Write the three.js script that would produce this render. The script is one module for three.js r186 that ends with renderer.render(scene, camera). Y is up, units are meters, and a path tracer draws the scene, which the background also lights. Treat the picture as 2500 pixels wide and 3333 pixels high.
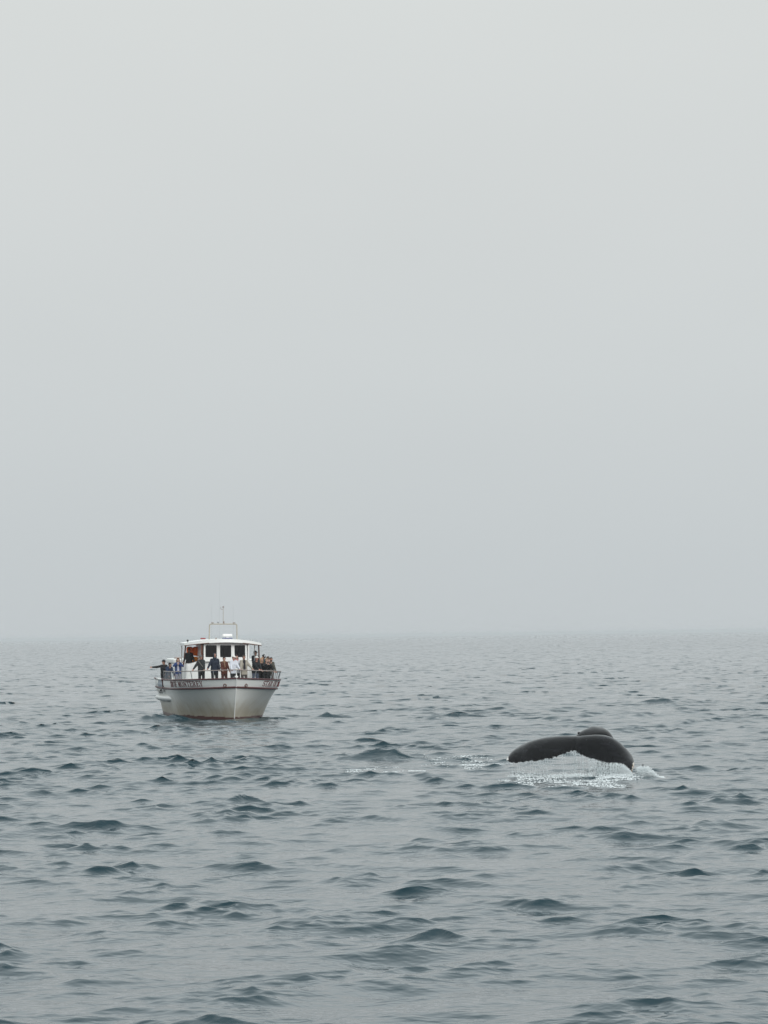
import * as THREE from 'three';
import { mergeGeometries, mergeVertices } from 'three/addons/utils/BufferGeometryUtils.js';
import { RoundedBoxGeometry } from 'three/addons/geometries/RoundedBoxGeometry.js';
import { FontLoader } from 'three/addons/loaders/FontLoader.js';
import { TextGeometry } from 'three/addons/geometries/TextGeometry.js';

// ---------------------------------------------------------------- camera, sky, sun, exposure
const R = THREE.MathUtils.degToRad;
const scene = new THREE.Scene();
const camera = new THREE.PerspectiveCamera(15.35, 768 / 1024, 0.5, 60000);
camera.rotation.order = 'YXZ';
camera.position.set(0, 4.6, 0);
camera.rotation.set(R(1.863), 0, R(-0.73));
scene.add(camera);

const clamp = THREE.MathUtils.clamp, lerp = THREE.MathUtils.lerp, smooth = THREE.MathUtils.smoothstep;
const V = (x, y, z) => new THREE.Vector3(x, y, z);
function hash2(ix, iy) { let h = Math.imul(ix, 374761393) + Math.imul(iy, 668265263) | 0; h = Math.imul(h ^ (h >>> 13), 1274126177); return ((h ^ (h >>> 16)) >>> 0) / 4294967296; }
function vnoise(x, y) { const ix = Math.floor(x), iy = Math.floor(y), fx = x - ix, fy = y - iy, u = fx * fx * (3 - 2 * fx), v = fy * fy * (3 - 2 * fy); return lerp(lerp(hash2(ix, iy), hash2(ix + 1, iy), u), lerp(hash2(ix, iy + 1), hash2(ix + 1, iy + 1), u), v); }
function fbm(x, y, n = 4) { let s = 0, a = 0.5, t = 0; for (let i = 0; i < n; i++) { s += a * vnoise(x, y); t += a; x = x * 2.03 + 17.1; y = y * 2.03 + 9.7; a *= 0.5; } return s / t; }

{ // overcast sky: a smooth grey veil, a little darker and bluer towards the horizon, with faint unevenness in the cloud
  const W = 2048, H = 1024, d = new Float32Array(W * H * 4);
  const lerp3 = (a, b, t) => a.map((v, i) => v + (b[i] - v) * t);
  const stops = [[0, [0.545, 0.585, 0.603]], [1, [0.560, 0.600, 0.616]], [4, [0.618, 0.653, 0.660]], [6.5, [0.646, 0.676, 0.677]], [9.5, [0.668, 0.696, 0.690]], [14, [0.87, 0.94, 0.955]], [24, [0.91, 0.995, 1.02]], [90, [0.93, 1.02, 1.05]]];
  for (let y = 0; y < H; y++) {
    const el = Math.max(0, (y + 0.5) / H * 180 - 90);
    let k = 0; while (k < stops.length - 2 && el > stops[k + 1][0]) k++;
    const t = Math.min(1, (el - stops[k][0]) / (stops[k + 1][0] - stops[k][0]));
    const c = lerp3(stops[k][1], stops[k + 1][1], t);
    for (let x = 0; x < W; x++) {
      const a = x / W * Math.PI * 2, e = R(el);
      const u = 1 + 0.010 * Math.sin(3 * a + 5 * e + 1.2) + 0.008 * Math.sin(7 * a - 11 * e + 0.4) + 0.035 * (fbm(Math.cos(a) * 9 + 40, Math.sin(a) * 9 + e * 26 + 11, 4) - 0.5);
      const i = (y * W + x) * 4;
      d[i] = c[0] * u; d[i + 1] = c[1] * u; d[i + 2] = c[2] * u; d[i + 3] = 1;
    }
  }
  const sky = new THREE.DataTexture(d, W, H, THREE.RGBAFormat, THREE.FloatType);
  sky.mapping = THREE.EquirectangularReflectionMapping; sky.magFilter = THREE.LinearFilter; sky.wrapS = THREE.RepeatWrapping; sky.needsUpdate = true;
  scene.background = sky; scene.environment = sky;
}
const sun = new THREE.DirectionalLight(new THREE.Color(1, 0.97, 0.93), 1.45);   // sun behind thick overcast: very soft
sun.position.set(60, 80, 10); sun.target.position.set(0, 0, -110);
sun.castShadow = true; sun.shadow.radius = 60; sun.shadow.mapSize.set(2048, 2048);
Object.assign(sun.shadow.camera, { left: -60, right: 60, top: 90, bottom: -90, near: 1, far: 600 });
scene.add(sun, sun.target);
scene.fog = new THREE.FogExp2(new THREE.Color(0.94, 0.98, 1.0), 0.0001);

const renderer = new THREE.WebGLRenderer({ antialias: true });
renderer.toneMapping = THREE.LinearToneMapping;
renderer.toneMappingExposure = 1;
renderer.shadowMap.enabled = true;

// ---------------------------------------------------------------- helpers
function rng(seed) { let s = seed >>> 0; return () => { s = (s + 0x6d2b79f5) | 0; let t = Math.imul(s ^ (s >>> 15), 1 | s); t = (t + Math.imul(t ^ (t >>> 7), 61 | t)) ^ t; return ((t ^ (t >>> 14)) >>> 0) / 4294967296; }; }
const used = {};
function numbered(name) { const n = used[name] = (used[name] ?? -1) + 1; return n ? name + '_' + String(n).padStart(3, '0') : name; }
function thing(name, label, category, group) { const o = new THREE.Group(); o.name = numbered(name); scene.add(o); o.userData = { label, category }; if (group) o.userData.group = group; return o; }
function part(name, geo, mat, parent, label) { const m = new THREE.Mesh(geo, mat); m.name = name; m.castShadow = m.receiveShadow = true; if (label) m.userData.label = label; parent.add(m); return m; }
const std = (r, g, b, rough = 0.6, more = {}) => new THREE.MeshStandardMaterial({ color: new THREE.Color().setRGB(r, g, b), roughness: rough, metalness: 0, ...more });
function merge(list) { return mergeGeometries(list.map((g) => { g = g.index ? g.toNonIndexed() : g.clone(); for (const k of Object.keys(g.attributes)) if (!['position', 'normal', 'color'].includes(k)) g.deleteAttribute(k); return g; })); }
// ---------------------------------------------------------------- the sea: a spectrum of wind waves, summed and pinched at the crests
const waves = (() => {
  const r = rng(20417), out = [], N = 128, L0 = 7.0, L1 = 0.27;
  for (let i = 0; i < N; i++) {
    const t = (i + r()) / N, lambda = L0 * Math.pow(L1 / L0, t), k = 2 * Math.PI / lambda;
    const spread = 0.62 + 0.35 * t;
    const g = (r() + r() + r() - 1.5) * 2.0 * spread;                     // heading, radians off the wind
    const th = Math.PI / 2 + 0.10 + g;                                     // wind blows towards the camera (+z)
    const B = 0.0190 * Math.min(1, Math.pow(1.1 / lambda, 1.2)) * lerp(0.8, 1, smooth(lambda, 0.28, 0.7));
    const a = Math.sqrt(2 * B * Math.log(L0 / L1) / N) / k;
    out.push({ lambda, k, kx: k * Math.cos(th), kz: k * Math.sin(th), dx: Math.cos(th), dz: Math.sin(th), a, ph: r() * Math.PI * 2, small: smooth(1.9 - lambda, 0, 1.3), q: lerp(1.05, 1.5, smooth(lambda, 0.4, 1.6)) });
  }
  return out;
})();
// single larger crests that the photograph shows, the water heaped beside the whale, and one added by the hull, its steep face standing in for dark reflection: [x, z, half length, half depth, height, turn]
const crests = [[-0.15, -141, 1.5, 0.75, 0.46, 0.05], [-12.4, -211.5, 1.6, 0.6, 0.42, 0.1], [-3.6, -214.5, 1.7, 0.7, 0.26, -0.35], [5.8, -85, 1.35, 0.42, 0.20, 0.03], [17.7, -244.5, 1.6, 0.8, 0.34, 0], [-4.13, -97.6, 1.1, 0.45, 0.19, -0.12], [0.7, -81.2, 0.6, 0.35, 0.15, 0], [0.5, -57.1, 0.6, 0.3, 0.12, 0.1], [4.9, -52.1, 0.8, 0.32, 0.13, 0], [-3.85, -105.6, 0.7, 0.4, 0.2, 0]];
function seaAt(x, z, sp, out) {                                             // sp: mesh spacing there; waves it cannot carry are left out
  let h = 0, X = 0, Z = 0, hx = 0, hz = 0, jxx = 0, jzz = 0, jxz = 0, i = 0;
  const gust = 0.62 + 0.75 * fbm(x / 21 + 40, z / 13 + 8, 3), group = Math.min(1.35, 0.44 + 1.6 * Math.pow(fbm(x / 3.0 + 90, z / 3.8 + 31, 3), 2));
  const slick = 1 - 0.62 * Math.exp(-Math.pow((x - 6.2) / 2.3, 2) - Math.pow((z + 119) / 6, 2)) - 0.4 * Math.exp(-Math.pow((x - 2.2) / 2.2, 2) - Math.pow((z + 134) / 6, 2));   // water flattened by the whale's upwelling
  const n = waves.length;
  for (; i < n; i++) {
    const w = waves[i];
    if (w.lambda < 2 * sp) break;
    const wt = w.lambda < 4 * sp ? (w.lambda / sp - 2) / 2 : 1;
    let a = w.a * wt * group * slick;
    if (w.small > 0) a *= lerp(1, gust * clamp(0.7 + 7.5 * h, 0.2, 2.7), w.small);
    const p = w.kx * x + w.kz * z + w.ph, c = a * Math.cos(p), s = a * Math.sin(p);
    h += c; X -= w.q * w.dx * s; Z -= w.q * w.dz * s;
    hx -= w.kx * s; hz -= w.kz * s;
    const kc = w.q * w.k * c; jxx += kc * w.dx * w.dx; jzz += kc * w.dz * w.dz; jxz += kc * w.dx * w.dz;
  }
  for (const [cx, cz, L, D, A, t] of crests) {
    const ct = Math.cos(t), st = Math.sin(t), u = ((x - cx) * ct + (z - cz) * st) / L, v = (-(x - cx) * st + (z - cz) * ct) / D;
    if (Math.abs(u) > 2.6 || Math.abs(v) > 4) continue;
    const wob = v + 0.45 * Math.sin(u * 2.6 + cx * 3) + 0.25 * Math.sin(u * 6.1 + cz), m = Math.sqrt(wob * wob + 0.05), e = A * Math.exp(-u * u) * Math.exp(-1.7 * (m - 0.22)) * (0.75 + 0.5 * vnoise(x * 2.3 + 11, z * 1.1 + 5)), ev = -1.7 * wob / m, eu = -2 * u + ev * (1.17 * Math.cos(u * 2.6 + cx * 3) + 1.5 * Math.cos(u * 6.1 + cz));
    h += e; hx += e * (eu * ct / L - ev * st / D); hz += e * (eu * st / L + ev * ct / D);
  }
  out.h = h; out.x = x + X; out.z = z + Z;
  const tx0 = 1 - jxx, tx1 = hx, tx2 = -jxz, tz0 = -jxz, tz1 = hz, tz2 = 1 - jzz;
  let nx = tz1 * tx2 - tz2 * tx1, ny = tz2 * tx0 - tz0 * tx2, nz = tz0 * tx1 - tz1 * tx0;
  const q = 1 / Math.hypot(nx, ny, nz); out.nx = nx * q; out.ny = ny * q; out.nz = nz * q;
  return out;
}
const seaTmp = {};
function seaY(x, z) { let px = x, pz = z; for (let i = 0; i < 3; i++) { seaAt(px, pz, Math.max(0.06, 0.0014 * Math.hypot(px, pz)), seaTmp); px -= seaTmp.x - x; pz -= seaTmp.z - z; } return seaTmp.h; }

function ripples() {                                                        // capillary ripples too fine for the mesh, periodic over 9.6 m
  const N = 1024, L = 9.6, h = new Float32Array(N * N), r = rng(77);
  for (let i = 0; i < 70; i++) {
    const lam = 0.36 * Math.pow(0.075 / 0.36, r()), th = Math.PI / 2 + 0.1 + (r() + r() - 1) * 1.5;
    const mx = Math.round(L / lam * Math.cos(th)), mz = Math.round(L / lam * Math.sin(th)), a = lam, ph = r() * 6.283;
    const cx = new Float32Array(N), sx = new Float32Array(N);
    for (let x = 0; x < N; x++) { const p = 2 * Math.PI * mx * x / N + ph; cx[x] = Math.cos(p); sx[x] = Math.sin(p); }
    for (let y = 0; y < N; y++) { const p = 2 * Math.PI * mz * y / N, c = a * Math.cos(p), s = a * Math.sin(p); for (let x = 0; x < N; x++) h[y * N + x] += cx[x] * c - sx[x] * s; }
  }
  let lo = 1e9, hi = -1e9; for (const v of h) { if (v < lo) lo = v; if (v > hi) hi = v; }
  const d = new Float32Array(N * N * 4);
  for (let i = 0; i < N * N; i++) { const v = (h[i] - lo) / (hi - lo); d[i * 4] = d[i * 4 + 1] = d[i * 4 + 2] = v; d[i * 4 + 3] = 1; }
  const t = new THREE.DataTexture(d, N, N, THREE.RGBAFormat, THREE.FloatType);
  t.wrapS = t.wrapT = THREE.RepeatWrapping; t.magFilter = THREE.LinearFilter; t.repeat.set(1 / L, 1 / L); t.needsUpdate = true;
  return t;
}
function buildSea() {
  const radii = [1.2]; let r0 = 1.2;
  while (r0 < 30000) { r0 += r0 < 38 ? 0.4 + (38 - r0) * 0.02 : r0 < 250 ? Math.max(0.06, 0.0014 * r0) : r0 < 900 ? 0.0026 * r0 : r0 < 4000 ? 0.006 * r0 : 0.05 * r0; radii.push(r0); }
  const angles = [], half = R(6.8), dense = 470;
  const outer = []; let a = half, s = 2 * half / dense;
  while (a < Math.PI) { s *= 1.14; a += Math.min(s, 0.08); outer.push(Math.min(a, Math.PI)); }
  for (let i = outer.length - 1; i >= 0; i--) angles.push(-outer[i]);
  for (let i = 0; i <= dense; i++) angles.push(-half + 2 * half * i / dense);
  angles.push(...outer);
  const nr = radii.length, na = angles.length, pos = new Float32Array(nr * na * 3), nor = new Float32Array(nr * na * 3), uv = new Float32Array(nr * na * 2), idx = new Uint32Array((nr - 1) * (na - 1) * 6);
  const o = {};
  for (let i = 0; i < nr; i++) {
    const r = radii[i], dr = i ? r - radii[i - 1] : 0.3;
    for (let j = 0; j < na; j++) {
      const t = angles[j], dt = j ? t - angles[j - 1] : 0.08;
      const x = r * Math.sin(t), z = -r * Math.cos(t), k = i * na + j;
      const inView = Math.abs(t) <= half + 1e-6;
      let sp = Math.max(dr, r * dt);
      seaAt(x, z, sp, o);
      pos[k * 3] = o.x; pos[k * 3 + 1] = o.h; pos[k * 3 + 2] = o.z;
      if (inView && r > 75 && r < 12000) seaAt(x, z, Math.min(sp, 0.13), o);   // far off the mesh is coarser than the chop: its slopes stay in the normals
      nor[k * 3] = o.nx; nor[k * 3 + 1] = o.ny; nor[k * 3 + 2] = o.nz;
      uv[k * 2] = x; uv[k * 2 + 1] = z;
    }
  }
  let q = 0;
  for (let i = 0; i < nr - 1; i++) for (let j = 0; j < na - 1; j++) { const a0 = i * na + j, b = a0 + 1, c = a0 + na, d = c + 1; idx[q++] = a0; idx[q++] = b; idx[q++] = c; idx[q++] = b; idx[q++] = d; idx[q++] = c; }
  const g = new THREE.BufferGeometry();
  g.setAttribute('position', new THREE.BufferAttribute(pos, 3)); g.setAttribute('normal', new THREE.BufferAttribute(nor, 3)); g.setAttribute('uv', new THREE.BufferAttribute(uv, 2)); g.setIndex(new THREE.BufferAttribute(idx, 1));
  console.log('sea', nr, na, nr * na * 2);
  const m = new THREE.MeshPhysicalMaterial({ color: new THREE.Color().setRGB(0.004, 0.028, 0.039), roughness: 0.06, ior: 1.333, bumpMap: ripples(), bumpScale: 0.013 });
  const sea = new THREE.Mesh(g, m); sea.name = 'sea'; sea.receiveShadow = true; sea.userData = { kind: 'structure', label: 'grey choppy open sea under fog' };
  scene.add(sea);
}
// ---------------------------------------------------------------- the excursion boat. Local axes: +z to the bow, +x to port, stem head at z = 0, waterline at y = 0
const M = {
  hull: new THREE.MeshPhysicalMaterial({ vertexColors: true, roughness: 0.42, clearcoat: 0.25, clearcoatRoughness: 0.3 }),
  white: std(0.84, 0.835, 0.81, 0.45), cream: std(0.72, 0.70, 0.64, 0.5), deck: std(0.34, 0.35, 0.35, 0.85), maroon: std(0.085, 0.022, 0.024, 0.5),
  brown: std(0.13, 0.05, 0.03, 0.5), wood: std(0.30, 0.085, 0.035, 0.5), steel: std(0.30, 0.25, 0.23, 0.4), greySteel: std(0.40, 0.41, 0.42, 0.35, { metalness: 0.5 }),
  letter: std(0.14, 0.02, 0.026, 0.55), black: std(0.015, 0.015, 0.017, 0.5), panel: std(0.36, 0.41, 0.46, 0.5), archPaint: std(0.42, 0.39, 0.33, 0.5),
  redLamp: std(0.28, 0.02, 0.025, 0.3), blue: std(0.09, 0.10, 0.25, 0.5), darkIn: std(0.03, 0.024, 0.023, 0.8), seat: std(0.16, 0.05, 0.045, 0.7),
  glass: new THREE.MeshPhysicalMaterial({ color: new THREE.Color().setRGB(0.28, 0.31, 0.32), roughness: 0.02, transmission: 1, thickness: 0, ior: 1.4 }),
  orange: std(0.95, 0.17, 0.02, 0.8), orange2: std(0.95, 0.32, 0.03, 0.8),
};
const sheerTop = (s) => 2.36 - 0.20 * (1 - Math.exp(-s / 3)), bandLow = (s) => sheerTop(s) - 0.53;
const stemZ = (y) => -1.0 * (1 - y / 2.36) - (y < 0 ? 0.9 * y * y : 0);
function half(y, d) {                                                       // half breadth at height y, d metres aft of the stem there
  const bw = 2.42 * (1 - Math.pow(1 - Math.min(d, 6.2) / 6.2, 1.55)), aft = d > 11 ? 1 - 0.012 * (d - 11) * (d - 11) / 3 : 1;
  const bs = 3.10 * (1 - Math.pow(1 - Math.min(d, 4.7) / 4.7, 2.3));
  const t = clamp((Math.min(y, 1.83) + Math.max(0, y - 1.83) * 0.25) / 1.96, 0, 1.1), f = Math.pow(t, lerp(1.75, 1.1, smooth(d, 0.5, 6)));
  return (bw + (bs - bw) * f) * aft * (y < 0 ? 1 + 0.55 * y : 1);
}
const LEN = 16.5;
function hullPoint(side, d, y, out = 0) { const b = half(y, d), e = 0.02, db = (half(y, d + e) - half(y, Math.max(0, d - e))) / (d < e ? e + d : 2 * e), q = 1 / Math.hypot(1, db); return V(side * (b + out * q), y, stemZ(y) - d + out * db * q); }
function gridGeo(nu, nv, f, col) {                                          // a sheet of nu x nv points
  const p = [], c = [], idx = [], uv = [];
  for (let i = 0; i < nu; i++) for (let j = 0; j < nv; j++) { const v = f(i / (nu - 1), j / (nv - 1)); p.push(v.x, v.y, v.z); uv.push(i / (nu - 1), j / (nv - 1)); if (col) c.push(...col(v, i / (nu - 1), j / (nv - 1))); }
  for (let i = 0; i < nu - 1; i++) for (let j = 0; j < nv - 1; j++) { const a = i * nv + j, b = a + 1, d = a + nv, e = d + 1; idx.push(a, d, b, b, d, e); }
  const g = new THREE.BufferGeometry(); g.setAttribute('position', new THREE.Float32BufferAttribute(p, 3)); g.setAttribute('uv', new THREE.Float32BufferAttribute(uv, 2)); if (col) g.setAttribute('color', new THREE.Float32BufferAttribute(c, 3));
  g.setIndex(idx); g.computeVertexNormals(); return g;
}
const tube = (pts, r, n = 40, k = 8, tension = 0.5) => new THREE.TubeGeometry(new THREE.CatmullRomCurve3(pts, false, 'catmullrom', tension), n, r, k, false);
const rod = (a, b, r, r2 = r) => { const d = b.clone().sub(a), g = new THREE.CylinderGeometry(r2, r, d.length(), 10); g.translate(0, d.length() / 2, 0); g.applyQuaternion(new THREE.Quaternion().setFromUnitVectors(V(0, 1, 0), d.normalize())); g.translate(a.x, a.y, a.z); return g; };
const rbox = (w, h, d, r, x, y, z) => { const g = new RoundedBoxGeometry(w, h, d, 3, r); g.translate(x, y, z); return g; };
const dSamples = []; for (let i = 0; i <= 56; i++) dSamples.push(LEN * Math.pow(i / 56, 1.7));
const dAt = (u) => LEN * Math.pow(u, 1.7);

const font = await new FontLoader().loadAsync('fonts/droid/droid_serif_regular.typeface.json');
const boat = thing('excursion_boat', 'white passenger excursion boat seen bow on, its rails lined with people', 'boat');
boat.rotation.order = 'YXZ';
boat.rotation.set(R(0.3), R(9.8), R(-0.75));
boat.position.set(-8.52, 0, -212.6).add(V(0, 0, 1.0).applyEuler(boat.rotation));
boat.updateMatrixWorld(true);
{
  const paint = (v) => {
    const n = fbm(v.z * 1.3 + v.x * 0.7 + 50, v.y * 2.2 + 7, 4), n2 = fbm(v.z * 6 + v.x * 3, v.y * 0.9 + 20, 3);
    const dirt = clamp(smooth(1.35 - v.y + (n - 0.5) * 0.5, 0, 1.1) * 0.85 + (n2 - 0.5) * 0.35 * smooth(1.7 - v.y, 0, 1), 0, 1), c = [0.76, 0.755, 0.72], t = [0.37, 0.31, 0.21];
    const streak = Math.pow(vnoise(v.z * 5.5 + v.x * 2.1 + 3, v.y * 0.35), 5) * 0.35 * smooth(1.9 - v.y, 0, 0.9); for (let q = 0; q < 3; q++) c[q] = lerp(c[q], [0.40, 0.25, 0.14][q], streak);
    if (v.y < 0.16 + (n - 0.5) * 0.1) return [0.10, 0.03, 0.022];
    return c.map((q, i) => lerp(q, t[i], dirt));
  };
  const sides = [1, -1].map((s) => { const g = gridGeo(130, 64, (u, v) => { const d = dAt(u); return hullPoint(s, d, lerp(-0.75, bandLow(d), v)); }, paint); if (s < 0) { const i = g.index.array; for (let k = 0; k < i.length; k += 3) { const t = i[k]; i[k] = i[k + 1]; i[k + 1] = t; } g.computeVertexNormals(); } return g; });
  const transom = gridGeo(9, 12, (u, v) => { const y = lerp(-0.75, bandLow(LEN) + 0.5, v), b = half(y, LEN); return V(lerp(-b, b, u), y, stemZ(Math.min(y, bandLow(LEN))) - LEN); }, paint);
  part('hull', merge([...sides, transom]), M.hull, boat);
  // bulwark: an upright white band with thickness, from bow to stern
  for (const s of [1, -1]) {
    const end = s < 0 ? 9.2 : LEN, prof = [[0, 0], [0, 1], [-0.09, 1], [-0.09, -0.02]];
    const g = gridGeo(50, 13, (u, v) => { const d = end * Math.pow(u, 1.6), k = Math.min(2.9999, v * 3), i = Math.floor(k), t = k - i, o = lerp(prof[i][0], prof[i + 1][0], t), h = lerp(prof[i][1], prof[i + 1][1], t); const q = hullPoint(s, d, lerp(bandLow(d), sheerTop(d), h)); q.x -= s * Math.min(-o, Math.abs(q.x)); return q; });
    part('bulwark', g, M.white, boat);
  }
  // side gate and the bulwark aft of it on the starboard side
  part('boarding_gate', gridGeo(16, 7, (u, v) => { const d = lerp(9.27, 12.2, u); const q = hullPoint(-1, d, lerp(bandLow(d), sheerTop(d) - 0.05, v), v > 0.5 ? -0.03 : 0.0); return q; }), M.panel, boat, 'blue grey side gate');
  part('gate_cap', tube([9.27, 10, 11, 12.2].map((d) => hullPoint(-1, d, sheerTop(d) - 0.03, 0.0)), 0.06, 24), M.white, boat);
  part('bulwark', gridGeo(16, 7, (u, v) => { const d = lerp(12.2, LEN, u); return hullPoint(-1, d, lerp(bandLow(d), sheerTop(d), v)); }), M.white, boat);
  part('gate_post', rod(hullPoint(-1, 9.22, bandLow(9) - 0.02, 0.03), hullPoint(-1, 9.22, sheerTop(9) + 0.03, 0.03), 0.055), M.maroon, boat);
  const around = (y, out, end) => { const a = []; for (let i = 30; i >= 0; i--) { const d = end * Math.pow(i / 30, 1.6); a.push(hullPoint(-1, d, y(d), out)); } a[a.length - 1].x = 0; for (let i = 1; i <= 30; i++) { const d = end * Math.pow(i / 30, 1.6); a.push(hullPoint(1, d, y(d), out)); } return a; };
  part('rub_rail', tube(around((d) => bandLow(d), 0.02, LEN), 0.055, 220, 8), M.maroon, boat, 'lower dark red rubbing strake');
  part('rub_rail', tube(around((d) => sheerTop(d) - 0.03, 0.015, LEN), 0.042, 220, 8), M.maroon, boat, 'upper dark red rubbing strake');
  part('stem_post', merge([rod(V(0, 2.38, 0.03), V(0, 0.08, -0.94), 0.026, 0.024)]), M.white, boat);
  // name on both bows, letter by letter round the flare
  for (const s of [-1, 1]) {
    const text = 'STAR OF MONTEREY', letters = [], size = 0.40, widths = [...text].map((ch) => ch === ' ' ? 0.17 : ({ M: 0.345, O: 0.30, N: 0.31 }[ch] ?? 0.272)), total = widths.reduce((a, b) => a + b, 0);
    const table = []; let acc = 0, prev = null; for (let d = 0; d < 12; d += 0.02) { const q = hullPoint(s, d, 2.0); if (prev) acc += q.distanceTo(prev); table.push([acc, d]); prev = q; }
    const dOf = (arc) => { let lo = 0; while (lo < table.length - 1 && table[lo][0] < arc) lo++; return table[lo][1]; };
    const start = table.find((t) => t[1] >= 1.42)[0]; let at = 0;
    [...text].forEach((ch, i) => {
      const w = widths[i], mid = at + w / 2; at += w; if (ch === ' ') return;
      const d = dOf(s > 0 ? start + mid : start + total - mid), yc = (bandLow(d) + sheerTop(d)) / 2 + 0.005;
      const g = new TextGeometry(ch, { font, size, depth: 0.012, curveSegments: 4 }); g.computeBoundingBox(); const b = g.boundingBox;
      g.translate(-(b.min.x + b.max.x) / 2, -(b.min.y + b.max.y) / 2, 0); g.scale((w - 0.035) / (b.max.x - b.min.x), 0.325 / (b.max.y - b.min.y), 1);
      const p = hullPoint(s, d, yc), ahead = hullPoint(s, d + 0.1, yc).sub(hullPoint(s, Math.max(0, d - 0.1), yc)).normalize(), xAxis = s > 0 ? ahead : ahead.clone().negate();
      const up = hullPoint(s, d, yc + 0.15).sub(hullPoint(s, d, yc - 0.15)).normalize(), zAxis = xAxis.clone().cross(up).normalize(), yAxis = zAxis.clone().cross(xAxis);
      p.addScaledVector(zAxis, 0.004); g.applyMatrix4(new THREE.Matrix4().makeBasis(xAxis, yAxis, zAxis).setPosition(p)); letters.push(g.index ? g.toNonIndexed() : g);
    });
    part('name_lettering', merge(letters), M.letter, boat, 'dark red serif capitals reading STAR OF MONTEREY');
  }
  // fairleads
  for (const [s, d] of [[-1, 0.42], [1, 0.45]]) {
    const y = bandLow(d) + 0.12, p = hullPoint(s, d, y), t = hullPoint(s, d + 0.1, y).sub(hullPoint(s, d - 0.1, y)).normalize(), n = t.clone().cross(V(0, 1, 0)).multiplyScalar(s).normalize();
    const q = new THREE.Quaternion().setFromUnitVectors(V(0, 0, 1), n);
    const ring = new THREE.TorusGeometry(0.085, 0.028, 8, 20); ring.applyQuaternion(q); p.addScaledVector(n, 0.02); ring.translate(p.x, p.y, p.z);
    const f = part('fairlead', ring, M.brown, boat); const disc = new THREE.CircleGeometry(0.075, 20); disc.applyQuaternion(q); disc.translate(p.x + n.x * 0.008, p.y, p.z + n.z * 0.008); part('fairlead_mouth', disc, M.greySteel, f);
  }
  // guard along the after topsides with slots above it
  for (const s of [-1, 1]) {
    part('side_guard', gridGeo(30, 9, (u, v) => { const d = lerp(7.0, 15.8, u), w = 0.24 * smooth(u, 0, 0.16), a = v * Math.PI; return hullPoint(s, d, 1.03 + 0.17 * Math.cos(a) * (0.35 + 0.65 * smooth(u, 0, 0.16)) - 0.06 * u, w * Math.sin(a) - 0.01); }), M.white, boat);
    for (const d of [11.0, 11.7, 12.4]) { const p = hullPoint(s, d, 1.36); part('scupper', rbox(0.05, 0.15, 0.10, 0.02, p.x, p.y, p.z), M.black, boat); }
  }
  part('scupper', (() => { const p = hullPoint(-1, 8.3, 1.62); return rbox(0.06, 0.12, 0.05, 0.02, p.x, p.y, p.z); })(), M.black, boat);
  part('deck', gridGeo(120, 3, (u, v) => { const d = 0.25 + (LEN - 0.3) * u, b = half(1.8, d) - 0.02; return V(lerp(-b, b, v), 1.79 - 0.36 * smooth(d, 9.0, 9.25), stemZ(1.8) - d); }), M.deck, boat);
  // bow rail
  const railY = (d) => sheerTop(d) + 0.45;
  part('bow_rail', tube(around(railY, -0.07, 9.1), 0.026, 200, 8), M.steel, boat);
  for (const s of [-1, 1]) for (const d of [0.9, 2.1, 3.2, 4.3, 5.4, 6.1, 6.8, 7.5, 8.2, 9.1]) { const a = hullPoint(s, d, sheerTop(d) - 0.02, -0.07), b = hullPoint(s, d, railY(d), -0.07); part('rail_post', rod(a, b, 0.022), M.greySteel, boat); }
  part('bow_chock', merge([rbox(0.16, 0.10, 0.3, 0.03, 0, 2.42, -0.12), rod(V(0, 2.44, -0.1), V(0, 2.80, -0.06), 0.03), rbox(0.13, 0.08, 0.13, 0.03, 0, 2.84, -0.06)]), M.white, boat);
  // deckhouse: a curved front and sides with a thickness, its top edge the coaming of the open bridge wings
  const dhX = 2.16, plan = (t) => { const k = Math.abs(t), s = Math.sign(t); if (k < 0.5) { const x = dhX * Math.sin(k / 0.5 * Math.PI / 2); return [s * x, -4.75 - 1.15 * Math.pow(x / dhX, 2.6)]; } return [s * dhX, -5.9 - (k - 0.5) / 0.5 * 4.0]; };
  const coam = (x) => 3.36 - 0.24 * smooth(Math.abs(x), 1.25, 2.1);
  part('deckhouse', gridGeo(61, 8, (u, v) => { const t = u * 2 - 1, [x, z] = plan(t), k = v < 0.75 ? v / 0.75 : 1, inn = v < 0.75 ? 0 : (v - 0.75) / 0.25 * 0.1, tum = 1 - 0.025 * k; return V((x - Math.sign(x) * Math.min(Math.abs(x), inn)) * tum, lerp(1.79, coam(x), k) - (v > 0.99 ? 0.5 : 0), z - inn * (Math.abs(t) < 0.5 ? 1 : 0) - 0.1 * k * (Math.abs(t) < 0.4 ? 1 : 0)); }), M.white, boat);
  part('bridge_floor', gridGeo(21, 9, (u, v) => { const [x, z] = plan(lerp(-0.5, 0.5, u)); return V(x * 0.96, 2.24, lerp(z - 0.12, -9.9, v)); }), M.deck, boat);
  // wheelhouse
  const wx = 1.29;
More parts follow.
